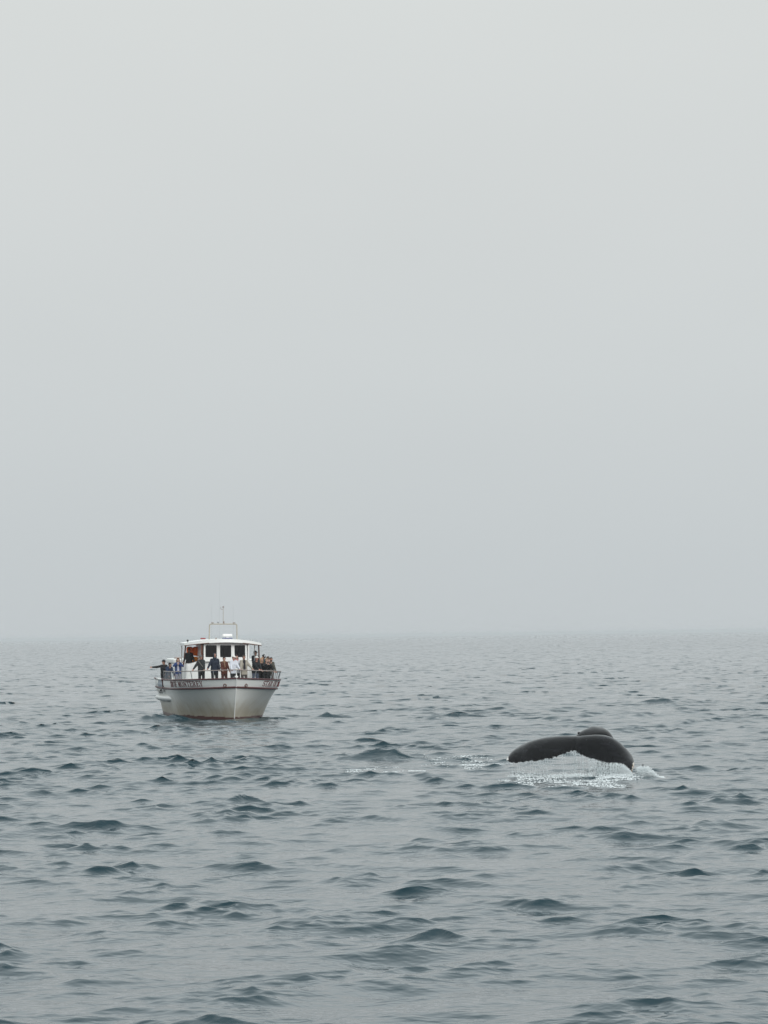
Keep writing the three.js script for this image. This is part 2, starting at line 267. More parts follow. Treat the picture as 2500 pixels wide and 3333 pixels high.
  const bay = (w, h) => { const sh = new THREE.Shape(), r = 0.07; sh.moveTo(-0.41, -0.58); sh.lineTo(0.41, -0.58); sh.lineTo(0.41, 0.52); sh.lineTo(-0.41, 0.52); sh.closePath(); const ho = new THREE.Path(); ho.moveTo(-w / 2 + r, -h / 2); ho.lineTo(w / 2 - r, -h / 2); ho.quadraticCurveTo(w / 2, -h / 2, w / 2, -h / 2 + r); ho.lineTo(w / 2, h / 2 - r); ho.quadraticCurveTo(w / 2, h / 2, w / 2 - r, h / 2); ho.lineTo(-w / 2 + r, h / 2); ho.quadraticCurveTo(-w / 2, h / 2, -w / 2, h / 2 - r); ho.lineTo(-w / 2, -h / 2 + r); ho.quadraticCurveTo(-w / 2, -h / 2, -w / 2 + r, -h / 2); sh.holes.push(ho); return new THREE.ExtrudeGeometry(sh, { depth: 0.07, bevelEnabled: true, bevelSize: 0.008, bevelThickness: 0.008, bevelSegments: 1, curveSegments: 5 }); };
  [[-0.815, -4.86, -0.17], [0, -4.79, 0], [0.815, -4.86, 0.17]].forEach(([x, z, t]) => {
    const g = bay(0.655, 0.70); g.rotateX(-0.10); g.rotateY(t); g.translate(x, 3.80, z - 0.05); const w = part('window', g, M.white, boat);
    const p = new THREE.PlaneGeometry(0.68, 0.73); p.translate(0, 0, 0.02); p.rotateX(-0.10); p.rotateY(t); p.translate(x, 3.80, z - 0.05); part('pane', p, M.glass, w);
  });
  for (const s of [-1, 1]) {
    part('wheelhouse_side', rbox(0.07, 2.05, 2.5, 0.02, s * wx, 3.27, -6.7), M.white, boat);
    part('wheelhouse_door', merge([rbox(0.06, 1.22, 0.42, 0.015, s * (wx + 0.02), 3.72, -5.22), rbox(0.10, 1.3, 0.10, 0.02, s * (wx + 0.05), 3.70, -5.02)]), s < 0 ? M.brown : M.white, boat);
  }
  part('wheelhouse_back', rbox(2.6, 2.05, 0.07, 0.02, 0, 3.27, -8.02), M.darkIn, boat);
  part('console', rbox(2.2, 0.85, 0.5, 0.05, 0, 2.95, -5.35), M.darkIn, boat);
  part('helm_seat', merge([rbox(0.5, 0.62, 0.14, 0.05, -0.55, 3.75, -6.6), rbox(0.5, 0.12, 0.5, 0.05, -0.55, 3.4, -6.35), rbox(0.5, 0.62, 0.14, 0.05, 0.35, 3.7, -6.8), rbox(0.5, 0.12, 0.5, 0.05, 0.35, 3.4, -6.55)]), M.seat, boat);
  // roof: crowned, its front edge swept back towards the sides
  const rX = 2.22, zf = (x) => -4.42 - 1.55 * Math.pow(Math.abs(x) / rX, 2.3), yr = (x) => 4.50 - 0.24 * Math.pow(Math.abs(x) / rX, 2), zb = -8.3;
  const top = gridGeo(41, 10, (u, v) => { const x = lerp(-rX, rX, u); return V(x, yr(x), lerp(zf(x) - 0.03, zb, v)); });
  const fascia = gridGeo(61, 3, (u, v) => { const x = rX * Math.sin((u * 2 - 1) * Math.PI / 2); return V(x, yr(x) - v * (0.19 - 0.045 * Math.pow(Math.abs(x) / rX, 3)), zf(x) - 0.03 + 0.06 * v); });
  const sidesF = [-1, 1].map((s) => gridGeo(2, 2, (u, v) => V(s * rX, yr(rX) - v * 0.145, lerp(zf(rX), zb, u))));
  part('roof', merge([top, fascia, ...sidesF]), M.white, boat);
  part('roof_lining', gridGeo(41, 10, (u, v) => { const x = lerp(-rX + 0.02, rX - 0.02, u); return V(x, yr(x) - (0.185 - 0.04 * Math.pow(Math.abs(x) / rX, 3)), lerp(zf(x), zb, v)); }), M.wood, boat, 'varnished underside of the roof');
  for (const s of [-1, 1]) part('roof_trim', tube([0.95, 1.2, 1.5, 1.8, 2.0, 2.22].map((x) => V(s * x, yr(x) - (0.19 - 0.045 * Math.pow(x / rX, 3)), zf(x) + 0.035)), 0.024, 30), M.brown, boat);
  for (const s of [-1, 1]) { part('roof_post', rod(V(s * 2.2, s < 0 ? 2.9 : 3.0, -6.7), V(s * 2.1, 4.2, -6.25), 0.04), M.brown, boat); part('roof_post', rod(V(s * 2.12, 3.1, -8.1), V(s * 2.12, 4.15, -8.1), 0.03), M.cream, boat); }
  part('wing_stay', rod(V(1.83, 3.1, -6.1), V(1.83, 4.25, -6.0), 0.018), M.greySteel, boat);
  // side awning aft, and its posts
  part('stern_awning', rbox(4.7, 0.30, 3.6, 0.1, 0, 3.18, -12.2), M.white, boat);
  for (const s of [-1, 1]) for (const z of [-10.6, -13.8]) part('awning_post', rod(V(s * 2.2, 1.79, z), V(s * 2.2, 3.1, z), 0.035), M.greySteel, boat);
  part('awning_cover', rbox(0.42, 0.09, 0.6, 0.04, -1.95, 3.37, -11.4), M.steel, boat);
  // roof gear
  const arch = tube([V(-0.80, 4.42, -5.9), V(-0.79, 5.0, -5.9), V(-0.775, 5.28, -5.9), V(-0.70, 5.345, -5.9), V(0, 5.35, -5.9), V(0.70, 5.345, -5.9), V(0.775, 5.28, -5.9), V(0.79, 5.0, -5.9), V(0.80, 4.42, -5.9)], 0.036, 90, 8);
  part('mast_arch', arch, M.archPaint, boat);
  const mast = part('mast', rod(V(0, 5.34, -5.9), V(0, 6.3, -5.9), 0.02, 0.013), M.archPaint, boat);
  part('mast_lamp', new THREE.CylinderGeometry(0.04, 0.04, 0.09, 12).translate(0, 6.33, -5.9), M.steel, mast);
  part('mast_lamp', new THREE.CylinderGeometry(0.045, 0.05, 0.12, 12).translate(0.03, 5.45, -5.9), M.steel, mast);
  part('wind_vane', tube([V(0, 6.2, -5.9), V(-0.13, 6.2, -5.9), V(-0.14, 6.21, -5.9), V(-0.14, 6.34, -5.9)], 0.011, 24), M.steel, mast);
  for (const x of [-0.62, 0.62]) part('deck_lamp', merge([rbox(0.15, 0.05, 0.1, 0.02, x, 5.425, -5.9), rod(V(x, 5.35, -5.9), V(x, 5.42, -5.9), 0.012)]), M.steel, boat);
  part('camera_dome', merge([new THREE.SphereGeometry(0.055, 14, 10).translate(-0.29, 5.45, -5.9), rod(V(-0.29, 5.36, -5.9), V(-0.29, 5.42, -5.9), 0.02)]), M.greySteel, boat);
  for (const [x, h, z] of [[-0.05, 7.9, -7.2], [-0.62, 6.5, -6.2], [0.62, 6.5, -6.2]]) part('whip_antenna', rod(V(x, 4.45, z), V(x, h, z), 0.004, 0.0025), M.greySteel, boat);
  const rad = part('radar_scanner', merge([rbox(0.56, 0.17, 0.3, 0.06, 0.2, 4.70, -5.6), rbox(0.2, 0.2, 0.2, 0.04, 0.2, 4.58, -5.6)]), M.white, boat);
  part('radar_base', rbox(0.56, 0.05, 0.36, 0.02, 0.2, 4.535, -5.6), M.blue, rad);
  part('signal_light_bar', rbox(0.29, 0.075, 0.13, 0.025, -1.18, 4.52, -5.75), M.redLamp, boat);
  part('loudhailer', merge([rbox(0.10, 0.11, 0.14, 0.02, -2.02, 4.40, -6.1), rod(V(-2.02, 4.28, -6.1), V(-2.02, 4.36, -6.1), 0.015)]), M.black, boat);
  part('horn', merge([rod(V(-0.52, 4.53, -5.0), V(-0.52, 4.53, -5.3), 0.05, 0.02), rod(V(-0.52, 4.46, -5.15), V(-0.52, 4.53, -5.15), 0.015)]), M.steel, boat);
  part('roof_cleat', merge([rbox(0.05, 0.1, 0.05, 0.01, 1.58, 4.43, -6), rbox(0.05, 0.08, 0.05, 0.01, 1.72, 4.42, -6)]), M.greySteel, boat);
  part('wing_ladder', merge([rod(V(-2.28, 1.8, -6.6), V(-2.28, 2.95, -6.6), 0.022), rod(V(-2.28, 1.8, -7.0), V(-2.28, 2.95, -7.0), 0.022), ...[2.0, 2.3, 2.6, 2.9].map((y) => rod(V(-2.28, y, -6.6), V(-2.28, y, -7.0), 0.015))]), M.greySteel, boat);
}
function pillow(w, h, d, folds) { const g = new RoundedBoxGeometry(w, h, d, 6, Math.min(w, h, d) * 0.42), p = g.attributes.position; for (let i = 0; i < p.count; i++) { const x = p.getX(i), y = p.getY(i), z = p.getZ(i); p.setZ(i, z + 0.03 * Math.sin(x * folds) * Math.sin(y * folds * 0.8 + 1)); p.setY(i, y + 0.02 * Math.sin(x * folds * 0.7 + 2)); } g.computeVertexNormals(); return g; }
function aboard(name, label, category, x, y, z, group) { const t = thing(name, label, category, group); t.position.copy(boat.localToWorld(V(x, y, z))); t.rotation.y = boat.rotation.y; return t; }
{
  const a = aboard('life_jacket_pile', 'bright red orange pile of life jackets beside the wheelhouse on the open bridge wing', 'life jackets', -1.56, 3.42, -7.15);
  part('life_jacket', pillow(0.38, 0.56, 0.24, 13).translate(-0.2, 0.34, 0), M.orange, a); part('life_jacket', pillow(0.36, 0.52, 0.26, 11).translate(0.14, 0.35, 0.02), M.orange, a); part('strap', rbox(0.5, 0.035, 0.27, 0.01, 0, 0.22, 0.01), M.black, a);
  const b = aboard('life_jacket', 'lighter orange life jacket low in the wheelhouse corner, under the red orange pile', 'life jacket', -1.48, 2.86, -7.1);
  part('jacket_shell', pillow(0.34, 0.62, 0.2, 9).translate(0, 0.29, 0), M.orange2, b); part('strap', rbox(0.35, 0.03, 0.23, 0.01, 0, 0.3, 0), M.black, b);
}
// ---------------------------------------------------------------- the diving humpback: flukes hanging towards us, tail stock arching over behind
const whalePos = V(5.978, 0.843, -122.000);                                             // the notch between the flukes
const whaleMat = new THREE.MeshPhysicalMaterial({ vertexColors: true, roughness: 0.22, ior: 1.33, specularIntensity: 0.6 });
const U = 0.003275, zp = (X, Y) => [(X - 805) * U, (310 - Y) * U];          // design sketch of the outline, metres from the notch
const flukeLead = [[165, 404], [190, 352], [260, 290], [380, 224], [500, 187], [620, 170], [740, 166], [815, 172], [880, 172], [960, 160], [1060, 152], [1150, 164], [1230, 203], [1310, 272], [1368, 345], [1388, 395], [1384, 450], [1352, 530]].map(([x, y]) => zp(x, y));
const flukeTrail = [[165, 408], [196, 428], [262, 428], [380, 418], [500, 402], [620, 376], [700, 350], [800, 312], [812, 312], [880, 352], [960, 386], [1040, 406], [1120, 425], [1200, 434], [1268, 446], [1306, 480], [1334, 508], [1350, 532]].map(([x, y]) => zp(x, y));
function sampleLine(pts, t) { const k = clamp(t, 0, 1) * (pts.length - 1), i = Math.min(pts.length - 2, Math.floor(k)), f = k - i, P = (j) => pts[clamp(j, 0, pts.length - 1)], c = [0, 1].map((q) => { const a = P(i - 1)[q], b = P(i)[q], d = P(i + 1)[q], e = P(i + 2)[q]; return 0.5 * (2 * b + (d - a) * f + (2 * a - 5 * b + 4 * d - e) * f * f + (3 * b - a - 3 * d + e) * f * f * f); }); return c; }
const yaw = (x) => x * 0.42;                                                // the right fluke is nearer than the left
function flukePoint(t, c, side) {                                           // t along the span, c from leading to trailing edge, side +1 outer (seen) face
  const L = sampleLine(flukeLead, t); L[1] -= 0.05 * smooth(Math.min(t, 1 - t), 0, 0.25); const T = sampleLine(flukeTrail, t), n = Math.abs(t - 0.45) / 0.55, tipw = Math.min(1, Math.min(t, 1 - t) * 7);
  const ser = c > 0.8 ? (fbm(t * 88, 3.3, 3) - 0.5) * 0.12 * (c - 0.8) / 0.2 * tipw * smooth(Math.abs(t - 0.44), 0.01, 0.04) : 0;
  const zl = -0.85 * tipw - 0.1, zt = 0.05;
  const a = c * Math.PI / 2, up = 1 - Math.pow(c, 1.7);                      // the face rolls over from level at the leading edge to hanging
  const x = lerp(L[0], T[0], c), y = lerp(T[1], L[1], up) + ser, z = lerp(zl, zt, Math.pow(c, 0.75)) + yaw(x) + 0.10 * smooth(t, 0.44, 0.56) * tipw - 0.07 * Math.exp(-Math.pow((t - 0.465) / 0.022, 2)) * (1 - c * 0.6);
  const root = Math.exp(-Math.pow((t - 0.44) / 0.13, 2)), th = (0.015 + 0.08 * root + 0.03 * tipw) * Math.pow(Math.sin(Math.PI * clamp(c * 0.93 + 0.07, 0, 1)), 0.6) * tipw;
  const ridge = 0.012 * (fbm(t * 22, c * 5 + 2, 3) - 0.5) * tipw + 0.05 * root * Math.sin(Math.PI * Math.min(1, c * 1.1));
  return V(x, y + side * th * 0.5 * Math.cos(a) + (side > 0 ? ridge : 0), z + side * th * 0.5 * Math.sin(a) + (side > 0 ? ridge * 0.6 : 0));
}
{
  const w = thing('humpback_whale', 'dark tail flukes of a humpback whale lifting from the sea with water pouring off', 'whale');
  w.position.copy(whalePos);
  const skin = (v) => { const n = fbm(v.x * 3 + 9, v.y * 4 + v.z * 3, 4), sc = vnoise(v.x * 26 + 3, v.y * 9) > 0.93 ? 0.05 : 0, g = 0.0025 + 0.004 * n + sc * 0.25 + 0.02 * Math.pow(vnoise(v.x * 3.1 + v.y * 14 + 4, v.y * 5 - v.x * 2), 9); return [g * 0.95, g, g * 1.2]; };
  const NU = 260, NV = 22;
  const outer = gridGeo(NU, NV, (u, v) => flukePoint(u, v, 1), skin), inner = gridGeo(NU, NV, (u, v) => flukePoint(u, v, -1), skin);
  const stock = [];                                                         // tail stock: narrow, keeled, arching away and down
  const path = new THREE.CatmullRomCurve3([V(0.05, 0.17, -0.35), V(0.26, 0.42, -0.72), V(0.52, 0.54, -1.2), V(0.80, 0.565, -1.8), V(1.06, 0.44, -2.4), V(1.25, -0.05, -3.1), V(1.6, -1.2, -3.9)]);
  const stockGeo = gridGeo(60, 40, (u, v) => {
    const p = path.getPointAt(u), t = path.getTangentAt(u), s = V(0, 1, 0).cross(t).normalize(), n = t.clone().cross(s).normalize(), a = v * 2 * Math.PI;
    const wd = lerp(0.15, 0.50, Math.pow(u, 1.1)), hg = lerp(0.10, 0.40, Math.pow(u, 0.9)), keel = 1 + 0.05 * Math.pow(Math.max(0, Math.sin(a)), 10) * (1 + 0.7 * Math.sin(u * 46)) * smooth(u, 0.08, 0.3);
    return p.addScaledVector(s, Math.cos(a) * wd).addScaledVector(n, Math.sin(a) * hg * keel - hg * 0.35);
  }, skin);
  const knob = new THREE.SphereGeometry(0.055, 12, 8); knob.scale(1, 0.7, 1); knob.translate(0.23, 0.53, -0.85);
  const kc = new Float32Array(knob.attributes.position.count * 3).fill(0.014); knob.setAttribute('color', new THREE.BufferAttribute(kc, 3));
  part('whale_body', mergeVertices(merge([outer, inner, stockGeo, knob])), whaleMat, w);
  const r = rng(91), barn = [];
  for (let i = 0; i < 130; i++) {
    const t = 0.925 + r() * 0.07, c = r() < 0.75 ? r() * 0.16 : r() * 0.4, p = flukePoint(t, c, 1), s = 0.008 + r() * 0.022, g = new THREE.CylinderGeometry(s * 0.45, s, s * 0.9, 6); g.rotateX(Math.PI / 2 - 0.4 + r() * 0.6); g.rotateY(0.6 + r() * 0.6); g.translate(p.x + 0.008, p.y, p.z + 0.008);
    const col = r() < 0.35 ? [0.30, 0.13, 0.06] : [0.55, 0.53, 0.48], cc = []; for (let k = 0; k < g.attributes.position.count; k++) cc.push(...col); g.setAttribute('color', new THREE.Float32BufferAttribute(cc, 3)); barn.push(g);
  }
  for (let i = 0; i < 22; i++) { const p = flukePoint(0.004 + r() * 0.03, 0.2 + r() * 0.5, 1), s = 0.012 + r() * 0.02, g = new THREE.CylinderGeometry(s * 0.4, s, s, 6); g.rotateX(1.2); g.translate(p.x - 0.01, p.y, p.z + 0.01); const cc = []; for (let k = 0; k < g.attributes.position.count; k++) cc.push(0.6, 0.6, 0.58); g.setAttribute('color', new THREE.Float32BufferAttribute(cc, 3)); barn.push(g); }
  const b = part('barnacles', merge(barn), new THREE.MeshStandardMaterial({ vertexColors: true, roughness: 0.8 }), w, 'pale and rust barnacles on the fluke tips'); b.userData.kind = 'stuff';
}
// water pouring off the trailing edge, spray and foam
{
  const r = rng(4407), foamMat = std(0.74, 0.78, 0.79, 0.9), fallMat = new THREE.MeshPhysicalMaterial({ color: new THREE.Color().setRGB(0.78, 0.83, 0.84), roughness: 0.6, transmission: 0.35, thickness: 0, ior: 1.33 });
  const strands = [];
  const strand = (t, dens, reach) => {
    const p = flukePoint(t, 0.995, 1).add(whalePos), y1 = reach ?? seaY(p.x, p.z) - 0.05, n = 9, pts = [], ph = r() * 6, out = 0.03 + r() * 0.10;
    for (let i = 0; i <= n; i++) { const f = i / n; pts.push(V(p.x + 0.012 * Math.sin(ph + f * 7) + (r() - 0.5) * 0.01, lerp(p.y, y1, Math.pow(f, 1.15)), p.z + out * f)); }
    const g = new THREE.TubeGeometry(new THREE.CatmullRomCurve3(pts), 16, 1, 6), q = g.attributes.position, nn = g.attributes.normal, rad = dens * (0.006 + 0.016 * r() * r() * r()), wob = r() * 9;
    for (let i = 0; i < q.count; i++) { const row = Math.floor(i / 7), k = row / 16, w = rad * (0.65 + 0.5 * Math.sin(k * 14 + wob) * Math.sin(k * 5.3 + wob * 2) + 0.35 * k); q.setXYZ(i, q.getX(i) + nn.getX(i) * (w - 1), q.getY(i) + nn.getY(i) * (w - 1), q.getZ(i) + nn.getZ(i) * (w - 1)); }
    g.deleteAttribute('uv'); g.computeVertexNormals(); strands.push(g);
  };
  for (let i = 0; i < 75; i++) strand(lerp(0.62, 0.955, Math.pow(r(), 0.7)), 1);
  for (let i = 0; i < 22; i++) strand(lerp(0.36, 0.62, r()), 0.5);
  for (let i = 0; i < 14; i++) strand(lerp(0.03, 0.36, r()), 0.5);
  const f = new THREE.Mesh(merge(strands), fallMat); f.name = 'falling_water'; f.userData = { kind: 'stuff', label: 'white strands of seawater pouring off the lower edge of the whale tail', category: 'water' }; scene.add(f);
  // foam: small irregular rafts of bubbles lying on the water
  const blob = new THREE.IcosahedronGeometry(1, 0), bp = blob.attributes.position; for (let i = 0; i < bp.count; i++) { const x = bp.getX(i), y = bp.getY(i), z = bp.getZ(i), k = 0.75 + 0.5 * fbm(x * 2 + 5, z * 2 + y + 8, 2); bp.setXYZ(i, x * k, y * k, z * k); } blob.computeVertexNormals();
  const mats = [], q = new THREE.Quaternion(), e = new THREE.Euler(), put = (x, y, z, sx, sy, sz) => { e.set((r() - 0.5) * 0.3, r() * 6.28, (r() - 0.5) * 0.3); mats.push(new THREE.Matrix4().compose(V(x, y, z), q.setFromEuler(e), V(sx, sy, sz))); };
  const zone = (n, x0, x1, z0, z1, thr, size) => { for (let i = 0; i < n; i++) { const x = lerp(x0, x1, r()), z = lerp(z0, z1, r()), ex = (x - x0) / (x1 - x0) * 2 - 1, ez = (z - z0) / (z1 - z0) * 2 - 1; const m = fbm(x * 1.7 + 30, z * 0.55 + 70, 4) - 0.30 * Math.pow(Math.hypot(ex, ez), 3); if (m < thr + r() * 0.06) continue; const s = size * (0.25 + r() * r() * 1.1); put(x, seaY(x, z) + 0.004, z, s * 1.3, s * 0.22, s); } };
  zone(16000, -1.8, 1.6, -125, -134, 0.49, 0.030);
  zone(24000, 0.7, 4.6, -128, -147, 0.46, 0.032);
  zone(27000, 3.4, 7.8, -112, -127, 0.38, 0.032);
  zone(9000, 6.2, 8.5, -116, -125, 0.42, 0.03);
  for (let i = 0; i < 5000; i++) { const t = lerp(0.05, 0.96, r()), p = flukePoint(t, 1, 1).add(whalePos), x = p.x + (r() - 0.5) * 0.3, z = p.z + (r() - 0.2) * 0.9; if (fbm(x * 2.2, z * 1.4 + 3, 3) < 0.44) continue; const s = 0.008 + 0.022 * r() * r(); put(x, seaY(x, z) + r() * r() * 0.12, z, s, s * 0.6, s); }
  for (let i = 0; i < 4800; i++) { const a = Math.pow(r(), 0.8), x = whalePos.x + 2.0 + 0.75 * a + (r() - 0.5) * 0.2, z = whalePos.z + 0.9 + (r() - 0.5) * 1.2, h = 0.42 * Math.sin(Math.PI * Math.min(1, a * 0.9 + 0.25)) * (1 - a * 0.55); put(x, seaY(x, z) + h * Math.pow(r(), 0.8), z, 0.007 + 0.018 * r() * r(), 0.007 + 0.016 * r() * r(), 0.012); }
  for (let i = 0; i < 11000; i++) { const t = r() < 0.86 ? lerp(0.58, 0.965, Math.pow(r(), 0.8)) : lerp(0.12, 0.6, r()); if (fbm(t * 55, 4.4, 3) + 0.25 * smooth(t, 0.5, 0.8) < 0.44 + 0.12 * r()) continue; const p = flukePoint(t, 0.99, 1).add(whalePos), x = p.x + (r() - 0.5) * 0.12, z = p.z + 0.02 + 0.22 * r(), y0 = seaY(x, z) - 0.02, f = Math.pow(r(), 0.75 + (t < 0.58 ? 0.9 : 0)), s = 0.004 + 0.008 * r() * r(); put(x, lerp(p.y, y0, f), z, s * 0.8, s * 1.6, s * 0.8); }
  const foam = new THREE.InstancedMesh(blob, foamMat, mats.length); mats.forEach((m, i) => foam.setMatrixAt(i, m)); foam.name = 'foam'; foam.userData = { kind: 'stuff', label: 'white foam and spray on the water round the whale tail', category: 'foam' }; foam.castShadow = foam.receiveShadow = true; scene.add(foam);
  console.log('foam', mats.length);
  const d = new THREE.IcosahedronGeometry(0.045, 2); d.scale(0.8, 1.35, 0.8); const dp = d.attributes.position; for (let i = 0; i < dp.count; i++) dp.setX(i, dp.getX(i) + 0.25 * dp.getY(i) * dp.getY(i) * 8); d.computeVertexNormals();
  const drop = new THREE.Mesh(d, std(0.03, 0.035, 0.04, 0.2)); drop.name = 'water_clot'; drop.position.copy(whalePos).add(V((1465 - 805) * U, (310 - 462) * U, 0.8)); drop.userData = { label: 'small dark blob of thrown water in the air just right of the whale tail', category: 'splash' }; scene.add(drop);
}
// ---------------------------------------------------------------- the people: fields of tapered capsules joined smoothly and meshed as surface nets
function cap(a, b, ra, rb) { return { a, b, ra, rb, ba: b.clone().sub(a), l2: Math.max(1e-9, b.distanceToSquared(a)) }; }
function capD(c, x, y, z) { const px = x - c.a.x, py = y - c.a.y, pz = z - c.a.z, t = clamp((px * c.ba.x + py * c.ba.y + pz * c.ba.z) / c.l2, 0, 1); return Math.hypot(px - c.ba.x * t, py - c.ba.y * t, pz - c.ba.z * t) - (c.ra + (c.rb - c.ra) * t); }
function fieldOf(caps, k, cut) { return (x, y, z) => { let d = 1e3; for (const c of caps) { const e = capD(c, x, y, z); if (e > d + k) continue; if (d > e + k) { d = e; continue; } const h = clamp(0.5 + 0.5 * (d - e) / k, 0, 1); d = d + (e - d) * h - k * h * (1 - h); } return cut ? Math.max(d, cut(x, y, z)) : d; }; }
function boundsOf(caps, pad) { const b = new THREE.Box3(); for (const c of caps) for (const [p, r] of [[c.a, c.ra], [c.b, c.rb]]) { b.expandByPoint(p.clone().addScalar(r + pad)); b.expandByPoint(p.clone().addScalar(-r - pad)); } return b; }
function nets(f, box, cell) {                                               // naive surface nets
  const n = [0, 1, 2].map((i) => Math.ceil((box.max.getComponent(i) - box.min.getComponent(i)) / cell) + 2), [nx, ny, nz] = n, o = box.min, v = new Float32Array(nx * ny * nz), at = (i, j, k) => (k * ny + j) * nx + i;
  for (let k = 0; k < nz; k++) for (let j = 0; j < ny; j++) for (let i = 0; i < nx; i++) v[at(i, j, k)] = f(o.x + i * cell, o.y + j * cell, o.z + k * cell);
  const id = new Int32Array(nx * ny * nz).fill(-1), pos = [], idx = [];
  for (let k = 0; k < nz - 1; k++) for (let j = 0; j < ny - 1; j++) for (let i = 0; i < nx - 1; i++) {
    let sx = 0, sy = 0, sz = 0, m = 0; const c = []; for (let q = 0; q < 8; q++) c.push(v[at(i + (q & 1), j + ((q >> 1) & 1), k + (q >> 2))]);
    for (const [p, q] of [[0, 1], [2, 3], [4, 5], [6, 7], [0, 2], [1, 3], [4, 6], [5, 7], [0, 4], [1, 5], [2, 6], [3, 7]]) { if ((c[p] < 0) === (c[q] < 0)) continue; const t = c[p] / (c[p] - c[q]); sx += (p & 1) + ((q & 1) - (p & 1)) * t; sy += ((p >> 1) & 1) + (((q >> 1) & 1) - ((p >> 1) & 1)) * t; sz += (p >> 2) + ((q >> 2) - (p >> 2)) * t; m++; }
    if (m) { id[at(i, j, k)] = pos.length / 3; pos.push(o.x + (i + sx / m) * cell, o.y + (j + sy / m) * cell, o.z + (k + sz / m) * cell); }
  }
  const quad = (a, b, c, d, flip) => { if (a < 0 || b < 0 || c < 0 || d < 0) return; if (flip) idx.push(a, c, b, a, d, c); else idx.push(a, b, c, a, c, d); };
  for (let k = 1; k < nz - 1; k++) for (let j = 1; j < ny - 1; j++) for (let i = 1; i < nx - 1; i++) {
    const s = v[at(i, j, k)] < 0;
    if (s !== (v[at(i + 1, j, k)] < 0)) quad(id[at(i, j - 1, k - 1)], id[at(i, j, k - 1)], id[at(i, j, k)], id[at(i, j - 1, k)], !s);
    if (s !== (v[at(i, j + 1, k)] < 0)) quad(id[at(i - 1, j, k - 1)], id[at(i, j, k - 1)], id[at(i, j, k)], id[at(i - 1, j, k)], s);
    if (s !== (v[at(i, j, k + 1)] < 0)) quad(id[at(i - 1, j - 1, k)], id[at(i, j - 1, k)], id[at(i, j, k)], id[at(i - 1, j, k)], !s);
  }
  const g = new THREE.BufferGeometry(); g.setAttribute('position', new THREE.Float32BufferAttribute(pos, 3)); g.setIndex(idx); g.computeVertexNormals(); return g;
}
const tintGeo = (g, f) => { const p = g.attributes.position, c = new Float32Array(p.count * 3); for (let i = 0; i < p.count; i++) c.set(f(p.getX(i), p.getY(i), p.getZ(i)), i * 3); g.setAttribute('color', new THREE.BufferAttribute(c, 3)); return g; };
// head, about its own centre (eyes at y = 0), looking along +z
const headGeo = (() => {
  const E = (x, y, z, rx, ry, rz) => (px, py, pz) => { const k = Math.hypot((px - x) / rx, (py - y) / ry, (pz - z) / rz); return (k - 1) * Math.min(rx, ry, rz); };
  const sm = (a, b, k) => { const h = clamp(0.5 + 0.5 * (a - b) / k, 0, 1); return a + (b - a) * h - k * h * (1 - h); };
  const skull = E(0, 0.025, -0.012, 0.076, 0.098, 0.095), jaw = E(0, -0.055, 0.022, 0.056, 0.062, 0.064), cheek = (x, y, z) => Math.min(E(0.035, -0.025, 0.06, 0.028, 0.026, 0.024)(x, y, z), E(-0.035, -0.025, 0.06, 0.028, 0.026, 0.024)(x, y, z));
  const nose = cap(V(0, 0.005, 0.085), V(0, -0.033, 0.106), 0.008, 0.014), brow = cap(V(-0.045, 0.022, 0.073), V(0.045, 0.022, 0.073), 0.011, 0.011), lipU = cap(V(-0.02, -0.062, 0.083), V(0.02, -0.062, 0.083), 0.007, 0.007), chin = E(0, -0.10, 0.055, 0.026, 0.02, 0.022);
  const eye = (s) => E(s * 0.031, 0, 0.083, 0.015, 0.010, 0.012), ear = (s) => E(s * 0.08, -0.012, -0.012, 0.013, 0.033, 0.02), e1 = eye(1), e2 = eye(-1), r1 = ear(1), r2 = ear(-1), neck = cap(V(0, -0.08, -0.015), V(0, -0.2, -0.03), 0.052, 0.058);
  const f = (x, y, z) => { let d = sm(skull(x, y, z), jaw(x, y, z), 0.04); d = sm(d, cheek(x, y, z), 0.02); d = sm(d, capD(nose, x, y, z), 0.012); d = sm(d, capD(brow, x, y, z), 0.014); d = sm(d, capD(lipU, x, y, z), 0.008); d = sm(d, chin(x, y, z), 0.02); d = sm(d, Math.min(r1(x, y, z), r2(x, y, z)), 0.01); d = Math.max(d, -Math.min(e1(x, y, z), e2(x, y, z)) * 0.6); return sm(d, capD(neck, x, y, z), 0.03); };
  return nets(f, new THREE.Box3(V(-0.11, -0.21, -0.13), V(0.11, 0.14, 0.14)), 0.008);
})();
const headTint = (skin) => (x, y, z) => z > 0.05 && Math.abs(y) < 0.008 && Math.abs(Math.abs(x) - 0.031) < 0.013 ? [0.03, 0.022, 0.02] : z > 0.06 && Math.abs(y + 0.063) < 0.008 && Math.abs(x) < 0.022 ? [skin[0] * 0.75, skin[1] * 0.5, skin[2] * 0.5] : skin;
